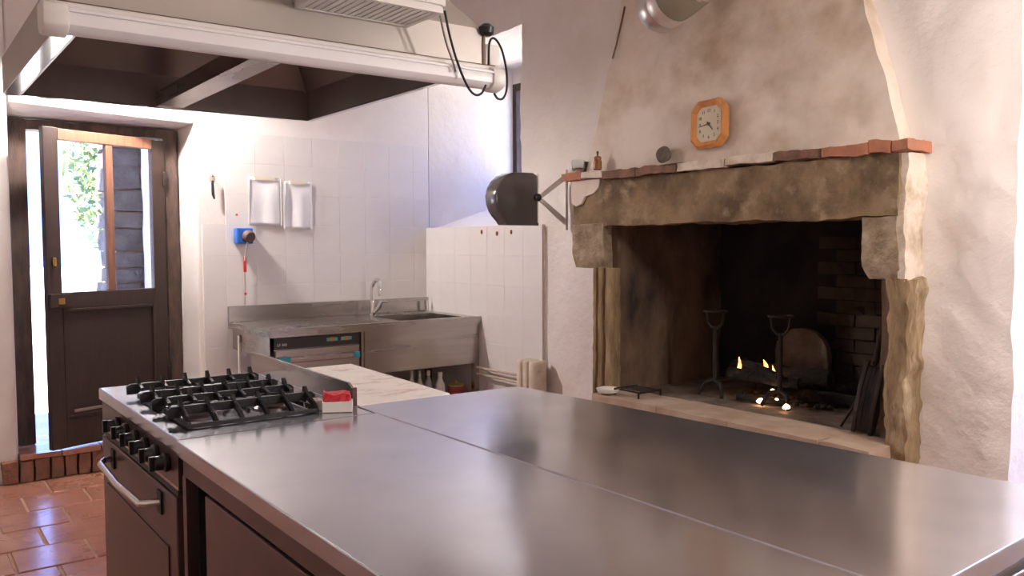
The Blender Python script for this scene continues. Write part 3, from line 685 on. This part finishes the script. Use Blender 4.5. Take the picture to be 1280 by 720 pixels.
# bottles below the sink
def bottle(x, y, h, r, m_, label, cap=white_m):
    t = thing('bottle', label, 'bottle', (x, y, .245), 'bottles on the shelf below the sink')
    MB().lathe([(r*.9, 0), (r, .01), (r, h*.62), (r*.45, h*.8), (r*.4, h*.88)], (x, y, .245), n=14).build('bottle_body', m_, t, smooth=True)
    MB().lathe([(r*.5, h*.86), (r*.5, h), (r*.3, h)], (x, y, .245), n=12).build('cap', cap, t, smooth=True)
bottle(2.90, 5.03, .26, .022, white_m, 'leftmost slim white bottle on the shelf below the sink')
bottle(2.965, 5.03, .25, .022, mat('cream_pl', (.66, .60, .48), .5), 'slim cream bottle second from left below the sink')
bottle(3.03, 5.02, .25, .026, mat('grey_pl', (.35, .33, .33), .4), 'grey bottle beside the white spray bottle below the sink')
bottle(3.105, 4.99, .235, .036, white_m, 'broad white detergent bottle below the sink basin')
bottle(3.155, 5.05, .17, .022, green_m, 'short yellow green bottle below the sink', green_m)
t = thing('red_pot', 'small red pot with a yellowish lid below the sink', 'pot', (3.22, 4.94, .245))
MB().lathe([(.05, 0), (.058, .01), (.06, .14), (.056, .14)], (3.20, 4.93, .245), n=18).build('pot_body', mat('pot_red', (.30, .05, .035), .4), t, smooth=True)
MB().lathe([(.06, .14), (.06, .148), (.02, .16), (.012, .172), (.001, .173)], (3.20, 4.93, .245), n=18).build('lid', mat('pot_lid', (.40, .30, .12), .4), t, smooth=True)

# radiator
rd = thing('radiator', 'short cream column radiator on the fireplace wall by the sink', 'radiator', (3.2, 4.06, .12))
for k in range(3):
    yy = 4.01+.062*k
    MB().box(3.16, 3.285, yy, yy+.05, .16, .655).build('column', rad_m, rd, bevel=.02, seg=3, smooth=True)
for zz in (.20, .60): MB().tube([(3.22, 4.0, zz), (3.22, 4.19, zz)], .018, 10).build('manifold', rad_m, rd, smooth=True)
for zz in (.535, .490): MB().tube([(3.245, 4.19, zz), (3.25, 4.74, zz-.006)], .009, 8).build('pipe', mat('pipe_paint', (.55, .45, .37), .5), rd, smooth=True)
for yy in (4.03, 4.17): MB().box(3.20, 3.24, yy-.01, yy+.01, FZ, .165).build('foot', rad_m, rd)

# ------------------------------------------------------------------ wall things on the back wall
def sleeve(x0, x1, z0, z1, label, tilt):
    t = thing('paper_sheet', label, 'paper', ((x0+x1)/2, D-.022, z0), 'sheets in clear sleeves on the tiles')
    n = 14; mbp = MB(); vs = []; fs = []
    for i in range(n+1):
        for k in range(n+1):
            u, v = i/n, k/n; bulge = .006*math.sin(u*math.pi*3+tilt)*(1-v)+.004*noise.noise(Vector((u*3, v*3, tilt)))
            vs.append((x0+(x1-x0)*u+tilt*.004*v, D-.024-.005*(1-v)-.9*bulge, z0+(z1-z0)*v))
    fs = [(i*(n+1)+k, (i+1)*(n+1)+k, (i+1)*(n+1)+k+1, i*(n+1)+k+1) for i in range(n) for k in range(n)]
    mbp.add(vs, fs); o = mbp.build('sheet', paper, t, smooth=True)
    md = o.modifiers.new('thick', 'SOLIDIFY'); md.thickness = .002
    for a, b in ((x0-.004, x0+.006), (x1-.006, x1+.004)): MB().box(a, b, D-.036, D-.034, z0+.005, z1).build('edge_strip', mat('sleeve_edge', (.88, .85, .80), .3), t)
    MB().box(x0+.05, x1-.04, D-.032, D-.0185, z1-.018, z1+.006).build('tape', tape, t)
sleeve(1.935, 2.160, 1.505, 1.825, 'left sheet in a clear sleeve taped to the tiles', 1.0)
sleeve(2.178, 2.375, 1.482, 1.806, 'right sheet in a clear sleeve taped to the tiles', 2.2)
so = thing('wall_socket', 'blue industrial wall socket with a dark plug on the tiles', 'socket', (1.89, D-.02, 1.38))
MB().box(1.838, 1.945, 5.41, D-.019, 1.385, 1.487).build('socket_box', blue_pl, so, bevel=.008)
MB().lathe([(.040, 0), (.040, .03), (.034, .04)], (1.905, 5.41, 1.437), (.25, -1, -.3), 18).build('plug', mat('plug_brown', (.11, .075, .065), .5), so, smooth=True)
MB().tube([(1.90, 5.39, 1.40), (1.895, 5.42, 1.33), (1.897, 5.455, 1.25), (1.897, 5.458, .985)], .006, 8).build('cable', mat('cable_pale', (.60, .50, .45), .5), so, smooth=True)
MB().box(1.887, 1.907, 5.441, 5.447, 1.20, 1.30).build('red_tag', red_m, so)
MB().box(1.890, 1.904, 5.441, 5.447, 1.05, 1.065).build('red_tag', red_m, so)
t = thing('wall_hook', 'small pale bottle opener hanging on a hook left of the sheets', 'opener', (1.707, D-.03, 1.68))
MB().lathe([(.006, -.004), (.020, -.002), (.020, .002), (.006, .004)], (0, 0, 0), (0, 1, 0), 16).xf(Matrix.Translation((1.705, D-.035, 1.80)) @ Matrix.Scale(1.5, 4, (0, 0, 1))).build('ring', mat('opener_pale', (.55, .46, .38), .4, .3), t, smooth=True)
MB().tube([(1.705, D-.035, 1.79), (1.708, D-.036, 1.70), (1.715, D-.038, 1.672)], [.008, .010, .006], 8).build('stem', iron, t, smooth=True)
MB().tube([(1.705, D, 1.815), (1.705, D-.045, 1.815)], .004, 8).build('nail', iron, t)
single(MB().lathe([(.007, 0), (.007, .006)], (1.862, D-.019, 1.575), (0, -1, 0), 10), 'red_sticker', red_m, 'tiny red dot on the tiles above the blue socket', 'sticker')

# lamp on the wall above the garden door
lp = thing('wall_lamp', 'white enamel shaded wall lamp above the garden door', 'lamp', (1.15, D-.02, 2.42))
LC = Vector((1.15, D-.26, 2.46))
MB().lathe([(.05, 0), (.05, .015), (.02, .02)], (1.15, D, 2.58), (0, -1, 0), 20).build('wall_plate', white_m, lp, smooth=True)
MB().tube([(1.15, D-.015, 2.58), (1.15, D-.20, 2.60), (1.15, D-.25, 2.585), (1.15, D-.26, 2.55)], .009, 10).build('arm', white_m, lp, smooth=True)
MB().lathe([(.035, .10), (.06, .085), (.205, -.03), (.203, -.034), (.055, .080), (.032, .092)], LC, n=36).build('shade', mat('shade_enamel', (.80, .76, .72), .35), lp, smooth=True)
MB().lathe([(.022, .035), (.022, .095)], LC, n=14).build('lamp_holder', white_m, lp, smooth=True)
MB().lathe([(.001, -.04), (.024, -.033), (.037, -.016), (.04, 0), (.036, .016), (.022, .034), (.001, .036)], LC, n=20).build('bulb', globe_m, lp, smooth=True)
# unseen batten behind the camera, added only as fill light
def batten(x, y, label, ln=1.3):
    t = thing('fill_batten', label, 'lamp', (x, y, CEIL-.1), None)
    MB().box(x-ln/2, x+ln/2, y-.06, y+.06, CEIL-.05, CEIL-.002).build('tray', enamel, t, bevel=.005)
    for s in (-.03, .03): MB().tube([(x-ln/2+.03, y+s, CEIL-.075), (x+ln/2-.03, y+s, CEIL-.075)], .014, 10).build('tube', fill_tube_m, t, smooth=True)
    for s in (-1, 1): MB().box(x+s*(ln/2-.03)-.02, x+s*(ln/2-.03)+.02, y-.05, y+.05, CEIL-.095, CEIL-.05).build('tube_holder', enamel, t)
batten(.6, -1.0, 'added fill light batten on the ceiling behind the camera')
pd_ = thing('pendant_lamp', 'white glass globe pendant hanging right of the near end of the table', 'lamp', (2.6, .35, 1.82))
PC = Vector((2.6, .35, 1.92))
MB().lathe([(.001, -.10), (.06, -.08), (.09, -.043), (.10, 0), (.09, .043), (.06, .08), (.03, .095), (.001, .10)], PC, n=24).build('globe', pend_m, pd_, smooth=True)
MB().lathe([(.034, .092), (.034, .13), (.01, .14)], PC, n=16).build('cap', enamel, pd_, smooth=True)
MB().tube([PC+Vector((0, 0, .13)), (PC.x, PC.y, CEIL-.02)], .004, 8).build('cord', rubber, pd_)
MB().lathe([(.05, 0), (.05, .02)], (PC.x, PC.y, CEIL-.022), n=16).build('ceiling_rose', enamel, pd_)

# ------------------------------------------------------------------ extractor hood
HX0, HX1, HY0, HY1, HZ = .35, 1.465, 2.09, 3.37, 1.90
hd = thing('extractor_hood', 'large pyramid extractor hood with cream front panel over the cooker', 'hood', (.9, 2.7, HZ))
Hb = 2.02; th = .012
def ring(x0, x1, y0, y1, z): return [(x0, y0, z), (x1, y0, z), (x1, y1, z), (x0, y1, z)]
TX0, TX1, TY0, TY1, TZ = .76, 1.06, 2.56, 2.90, 2.55
outer = [ring(HX0, HX1, HY0, HY1, HZ), ring(HX0, HX1, HY0, HY1, Hb), ring(TX0, TX1, TY0, TY1, TZ)]
inner = [ring(HX0+th, HX1-th, HY0+th, HY1-th, HZ), ring(HX0+th, HX1-th, HY0+th, HY1-th, Hb), ring(TX0+th, TX1-th, TY0+th, TY1-th, TZ)]
names = {0: ('front_panel', hood_paint), 1: ('side_panel', hood_paint), 2: ('rear_panel', hood_in), 3: ('side_panel', hood_paint)}
for i in range(4):
    k = (i+1) % 4; mb = MB()
    for l in range(2):
        mb.hexa([outer[l][i], outer[l][k], outer[l+1][k], outer[l+1][i]], [tuple(Vector(outer[l][i]).lerp(Vector(inner[l][i]), .35)), tuple(Vector(outer[l][k]).lerp(Vector(inner[l][k]), .35)), tuple(Vector(outer[l+1][k]).lerp(Vector(inner[l+1][k]), .35)), tuple(Vector(outer[l+1][i]).lerp(Vector(inner[l+1][i]), .35))])
    mb.build(names[i][0], names[i][1], hd)
    mb = MB()
    for l in range(2):
        mb.hexa([inner[l][i], inner[l][k], inner[l+1][k], inner[l+1][i]], [tuple(Vector(outer[l][i]).lerp(Vector(inner[l][i]), .4)), tuple(Vector(outer[l][k]).lerp(Vector(inner[l][k]), .4)), tuple(Vector(outer[l+1][k]).lerp(Vector(inner[l+1][k]), .4)), tuple(Vector(outer[l+1][i]).lerp(Vector(inner[l+1][i]), .4))])
    mb.build('inner_panel', hood_in, hd)
for nm, a in (('rim_lip', (HX0, HX0+.045, HY0, HY1, HZ-.004, HZ)), ('rim_lip', (HX1-.02, HX1, HY0, HY1, HZ-.004, HZ)), ('rim_lip', (HX0+.045, HX1-.02, HY1-.02, HY1, HZ-.004, HZ)), ('rim_lip', (HX0+.045, HX1-.02, HY0, HY0+.03, HZ-.004, HZ))):
    MB().box(*a).build(nm, mat('rim_polished', (.72, .72, .75), .12, 1.0), hd)
MB().box(HX0+.046, HX0+.052, HY0+.02, HY1-.02, HZ-.004, HZ+.03).build('gutter_edge', steel_d, hd)
MB().box(.845, .935, HY0+.015, HY1-.015, HZ, HZ+.055).build('cross_beam', steel_b, hd)
for (a, b) in (((HX0+.03, HY0+.03), (TX0, TY0)), ((HX1-.03, HY0+.03), (TX1, TY0)), ((HX0+.03, HY1-.03), (TX0, TY1)), ((HX1-.03, HY1-.03), (TX1, TY1))):
    MB().tube([(a[0], a[1], Hb-.01), (b[0], b[1], TZ-.03)], .006, 6).build('corner_seam', steel_d, hd)
MB().box(TX0, TX1, TY0, TY1, TZ, CEIL-.002).build('duct', hood_paint, hd)
MB().lathe([(.012, -.02), (.022, -.012), (.024, .006), (.012, .016)], (HX1+.005, HY0-.006, Hb+.0), n=12).build('corner_clamp', black_pl, hd, smooth=True)
MB().tube([(HX1-.002, HY0-.003, HZ), (HX1-.002, HY0-.003, Hb)], .004, 6).build('edge_trim', mat('trim_brown', (.35, .26, .2), .5), hd)
# batten light on the front rim
bt = thing('batten_light', 'long off-white tube light fixed along the front rim of the hood', 'lamp', (.9, 2.05, 1.835))
MB().box(.295, 1.475, 2.035, 2.085, 1.862, 1.903).build('housing', enamel, bt, bevel=.006)
pr = [(2.037, 1.892), (2.020, 1.886), (2.012, 1.870), (2.016, 1.850), (2.030, 1.838), (2.052, 1.834), (2.072, 1.840), (2.082, 1.858), (2.082, 1.866)]
MB().prism(pr, 'x', .335, 1.445).build('diffuser', diffuser_m, bt, smooth=True)
MB().box(.335, 1.445, 2.008, 2.014, 1.876, 1.881).build('diffuser_ridge', diffuser_m, bt)
for a, b in ((.285, .336), (1.444, 1.486)): MB().prism([(2.038, 1.90), (2.014, 1.892), (2.005, 1.872), (2.009, 1.846), (2.028, 1.832), (2.055, 1.828), (2.078, 1.836), (2.088, 1.858), (2.088, 1.90)], 'x', a, b).build('end_cap', enamel, bt, bevel=.005, smooth=True)
MB().box(.30, 1.47, 2.040, 2.088, 1.9032, 1.9055).build('shadow_gap', mat('gap_brown', (.16, .10, .08), .6), bt)
jb = thing('junction_box', 'small cream junction box on the right corner of the hood', 'junction box', (1.50, 2.13, 1.915))
MB().box(1.470, 1.535, 2.10, 2.16, 1.915, 1.985).build('box_body', enamel, jb, bevel=.008)
MB().box(1.476, 1.529, 2.096, 2.101, 1.921, 1.979).build('cover', enamel, jb, bevel=.002)
single(MB().tube(spline([(1.26, 1.985, 2.02), (1.285, 1.995, 1.95), (1.315, 2.0, 1.88), (1.345, 2.0, 1.825), (1.37, 2.0, 1.805), (1.395, 2.003, 1.812), (1.415, 2.01, 1.838)]), .0035, 8), 'black_cable', rubber, 'black cable looping from the louvred box under the tube light', 'cable', smooth=True)
single(MB().tube(spline([(1.245, 1.985, 2.005), (1.27, 1.995, 1.94), (1.295, 2.0, 1.89), (1.305, 2.0, 1.862)]), .003, 8), 'grey_cable', mat('cable_grey', (.22, .18, .16), .5), 'thin grey cable hanging behind the black loop at the tube light', 'cable', smooth=True)
single(MB().tube(spline([(1.478, 2.085, 1.91), (1.475, 2.075, 1.98), (1.488, 2.066, 1.992), (1.508, 2.058, 1.96), (1.522, 2.054, 1.90), (1.52, 2.05, 1.845), (1.505, 2.048, 1.815), (1.485, 2.048, 1.812), (1.472, 2.048, 1.826)]), .0035, 8), 'black_cable', rubber, 'black cable loop at the right end of the tube light', 'cable', smooth=True)
# louvred box
vb = thing('louvred_box', 'off-white louvred ventilation box on the hood front panel', 'vent', (1.04, 2.0, 1.985))
mb = MB()
for a in ((.868, 1.20, 1.90, 1.915, 1.985, 2.20), (.868, 1.20, 2.072, 2.085, 1.985, 2.20), (.868, .885, 1.915, 2.072, 1.985, 2.20), (1.185, 1.20, 1.915, 2.072, 1.985, 2.20), (.885, 1.185, 1.915, 2.072, 2.12, 2.20)): mb.box(*a)
mb.build('casing', enamel, vb)
for k in range(15):
    x_ = .893+.0198*k; MB().box(x_, x_+.0150, 1.915, 2.072, 1.987, 1.999).build('slat', enamel, vb)
for a in ((.862, .872, 1.895, 2.09, 2.002, 2.018), (1.196, 1.206, 1.895, 2.09, 2.002, 2.018)): MB().box(*a).build('end_lip', enamel, vb)
MB().box(.862, 1.206, 1.893, 1.90, 2.004, 2.03).build('front_lip', enamel, vb, bevel=.002)
MB().box(1.20, 1.235, 1.95, 2.03, 2.0, 2.04).build('cable_gland', enamel, vb, bevel=.004)

# ------------------------------------------------------------------ cooker
TZt = .90
ckr = thing('gas_cooker', 'stainless gas cooker with black cast-iron grates at the end of the island', 'cooker', (.85, 2.6, FZ))
MB().box(.588, 1.10, 2.145, 3.062, .10, .86).build('body', cabinet_m, ckr)
MB().box(.566, 1.105, 2.128, 3.075, .862, TZt).build('hob_top', steel, ckr, bevel=.004)
for xx in (.63, 1.05):
    for yy in (2.18, 3.0): MB().lathe([(.022, 0), (.022, .07)], (xx, yy, FZ), n=10).build('foot', iron, ckr)
cp = MB().box(.571, .592, 2.15, 3.05, .775, .858).build('control_panel', cabinet_m, ckr)
for yy in (2.80, 2.685, 2.57, 2.455, 2.345, 2.24):
    kn = MB().lathe([(.022, 0), (.026, .004), (.026, .012), (.020, .016), (.018, .034), (.014, .036)], (.571, yy, .822), (-1, 0, 0), 20).build('knob', black_pl, cp, smooth=True)
    MB().box(.523, .539, yy-.005, yy+.005, .803, .841).build('knob_grip', black_pl, kn, bevel=.002)
MB().box(.569, .592, 2.15, 3.05, .752, .766).build('trim_strip', iron, ckr); MB().box(.570, .594, 2.15, 3.05, .766, .775).build('trim_strip', steel_b, ckr)
od = MB().box(.569, .592, 2.17, 3.05, .20, .745).build('oven_door', cabinet_m, ckr, bevel=.003)
MB().box(.565, .570, 2.24, 2.98, .24, .60).build('oven_window', oven_glass, od)
hb = [(x_-.006, y_, z_) for x_, y_, z_ in ((.574, 2.88, .70), (.545, 2.875, .70), (.530, 2.85, .695), (.526, 2.60, .69), (.530, 2.345, .695), (.545, 2.32, .70), (.574, 2.315, .70))]
MB().tube(hb, .010, 10).build('handle', chrome, od, smooth=True)
for yy in (2.88, 2.315): MB().box(.563, .570, yy-.02, yy+.02, .67, .73).build('handle_plate', iron, od)
MB().box(.571, .592, 2.17, 3.05, .10, .19).build('kick_panel', cabinet_m, ckr)
MB().prism([(2.262, TZt), (3.12, TZt), (3.12, .975), (2.30, .965), (2.275, .955), (2.262, .935)], 'x', 1.104, 1.112).build('back_splash', steel_b, ckr)
MB().box(1.098, 1.112, 2.252, 2.262, TZt, .955).build('splash_end', mat('splash_end', (.10, .035, .03), .4), ckr)
for bxx in (.69, .90):
    for byy in (2.39, 2.68):
        bu = MB().lathe([(.052, 0), (.052, .005), (.042, .010), (.040, .018), (.034, .020)], (bxx, byy, TZt), n=22).build('burner', steel_d, ckr, smooth=True)
        MB().lathe([(.036, .018), (.036, .025), (.030, .028)], (bxx, byy, TZt), n=20).build('burner_cap', iron, bu, smooth=True)
def grate(y0, y1):
    g = MB(); x0, x1 = .588, 1.003; d = .075
    for yy in (y0+d, y1-.03):                                # tall rails
        g.prism([(x0, .918), (x0+.03, .918), (x0+.04, .926), (x1-.04, .926), (x1-.03, .918), (x1, .918), (x1, .942), (x1-.012, .950), (x0+.012, .950), (x0, .942)], 'y', yy-.006, yy+.006)
    g.prism([(x0+.03, .902), (x1-.02, .902), (x1-.02, .913), (x0+.03, .913)], 'y', y0-.006, y0+.006)
    for xx in (x0+.036, x1-.026): g.box(xx-.006, xx+.006, y0, y1-.03, .904, .918)
    g.box(.789, .801, y0+d, y1-.03, .922, .936)
    go = g.build('grate', iron, ckr, bevel=.0015)
    ym = (y0+y1)/2+.02
    for k in range(6):
        xx = x0+.036+.0705*k; q = .0045; r_ = y0+d; r2 = y1-.03
        MB().prism([(y0-.003, .903), (y0-.003, .914), (y0+.02, .930), (r_-.012, .948), (r_+.004, .966), (r_+.012, .964), (r_+.018, .948), (r_+.045, .942), (r_+.045, .932), (r_, .934), (y0+.03, .920), (y0+.006, .903)], 'x', xx-q, xx+q).build('grate_finger', iron, go)
        MB().prism([(r2+.014, .940), (r2+.016, .968), (r2+.006, .970), (r2-.012, .950), (r2-.05, .942), (r2-.05, .932), (r2, .930)], 'x', xx-q, xx+q).build('grate_finger', iron, go)
    for xx in (.69, .90):
        MB().tube([(xx+.045*math.cos(a), ym+.045*math.sin(a), .934) for a in [i*math.pi/10 for i in range(21)]], .004, 6).build('grate_ring', iron, go, smooth=True)
grate(2.235, 2.50); grate(2.525, 2.80)
# red and white packet
t = thing('packet', 'opened red and white packet beside the cooker grates', 'packet', (1.04, 2.23, TZt))
MP = Matrix.Translation((1.035, 2.215, TZt+.001)) @ Matrix.Rotation(R(-28), 4, 'Z')
MB().box(-.045, .04, -.025, .025, 0, .030).xf(MP).build('carton', white_m, t, bevel=.002)
mb = MB().gridbox(-.042, .03, -.018, .05, .030, .050, .012).rough(.010, 30, .006, 60); mb.xf(MP).build('red_wrapper', red_m, t)
MB().box(-.06, -.03, .02, .05, .0, .028).xf(MP).build('flap', white_m, t)
single(MB().gridbox(.972, 1.008, 2.28, 2.312, TZt+.001, TZt+.03, .01).rough(.009, 40, .004, 80), 'crumpled_tissue', white_m, 'small crumpled white tissue beside the packet', 'tissue', smooth=True)

# ------------------------------------------------------------------ island worktables
isl = thing('island_counter', 'stainless island counter with dark cabinet front beside the cooker', 'counter', (.85, 1.3, FZ))
MB().box(.560, 1.109, .575, 2.125, .862, TZt).build('worktop', steel, isl, bevel=.003)
MB().box(.585, 1.09, .62, 1.945, .12, .86).build('cabinet_body', cabinet_m, isl)
MB().box(.572, .586, .62, 1.94, .12, .805).build('cabinet_door', cabinet_m, isl, bevel=.003)
MB().box(.575, .59, .62, 2.12, .812, .86).build('front_rail', cabinet_m, isl)
MB().box(.573, .61, 2.094, 2.122, .06, .812).build('end_post', cabinet_m, isl)
MB().box(.90, .92, 1.945, 2.12, .12, .86).build('recess_back', iron, isl)
MB().box(.60, .90, 2.086, 2.093, .12, .812).build('recess_shade_sheet', iron, isl)  # dark sheet added to blacken the slot, stands in for its shade
MB().box(.585, 1.09, 1.945, 2.094, .06, .12).build('recess_floor', iron, isl)
MB().box(.564, .572, 1.22, 1.38, .772, .782).build('door_pull', chrome, isl, bevel=.002)
for xx in (.63, 1.06):
    for yy in (.66, 1.95): MB().lathe([(.022, 0), (.022, .09)], (xx, yy, FZ), n=10).build('foot', iron, isl)
single(MB().tube([(.66, 2.045, .125), (.655, 2.05, .50), (.665, 2.05, .78)], .013, 10), 'gas_hose', mat('hose', (.22, .19, .16), .4, .4), 'pale hose standing in the dark recess beside the cooker', 'hose', smooth=True)
wt = thing('work_table', 'wide stainless steel worktable in front of the fireplace', 'table', (1.45, 1.4, FZ))
top = [(1.113, .562, .864), (1.800, .585, .864), (1.702, 2.235, .864), (1.113, 2.252, .864)]
MB().hexa(top, [(a, b, TZt) for a, b, c in top]).build('table_top', steel, wt, bevel=.003)
MB().hexa([(1.115, .585, .80), (1.785, .605, .80), (1.785, .615, .80), (1.115, .595, .80)], [(1.115, .585, .862), (1.785, .605, .862), (1.785, .615, .862), (1.115, .595, .862)]).build('apron', steel_b, wt)
MB().hexa([(1.775, .61, .80), (1.785, .61, .80), (1.690, 2.22, .80), (1.680, 2.22, .80)], [(1.775, .61, .862), (1.785, .61, .862), (1.690, 2.22, .862), (1.680, 2.22, .862)]).build('apron', steel_b, wt)
MB().box(1.15, 1.66, .66, 2.18, .24, .26).build('lower_shelf', steel_b, wt)
for xx, yy in ((1.13, .62), (1.735, .64), (1.645, 2.17), (1.13, 2.18)): MB().box(xx, xx+.04, yy, yy+.04, FZ, .862).build('leg', steel_b, wt)
dr2 = MB().box(1.25, 1.70, .572, .60, .66, .845).build('drawer_front', steel_b, wt, bevel=.003)
MB().box(1.36, 1.60, .560, .572, .74, .755).build('drawer_pull', steel_b, dr2)
mt = thing('marble_table', 'small table with pale pink-veined stone top behind the cooker', 'table', (1.3, 2.66, FZ))
MB().hexa([(1.122, 2.262, .868), (1.446, 2.262, .868), (1.495, 3.075, .868), (1.122, 3.075, .868)], [(1.122, 2.262, .9), (1.446, 2.262, .9), (1.495, 3.075, .9), (1.122, 3.075, .9)]).build('stone_top', marble, mt, bevel=.003)
for xx, yy in ((1.14, 2.29), (1.39, 2.29), (1.43, 3.01), (1.14, 3.01)): MB().box(xx, xx+.04, yy, yy+.04, FZ, .868).build('leg', wood_dark, mt)
MB().box(1.15, 1.42, 2.30, 3.04, .79, .868).build('apron', wood_dark, mt)
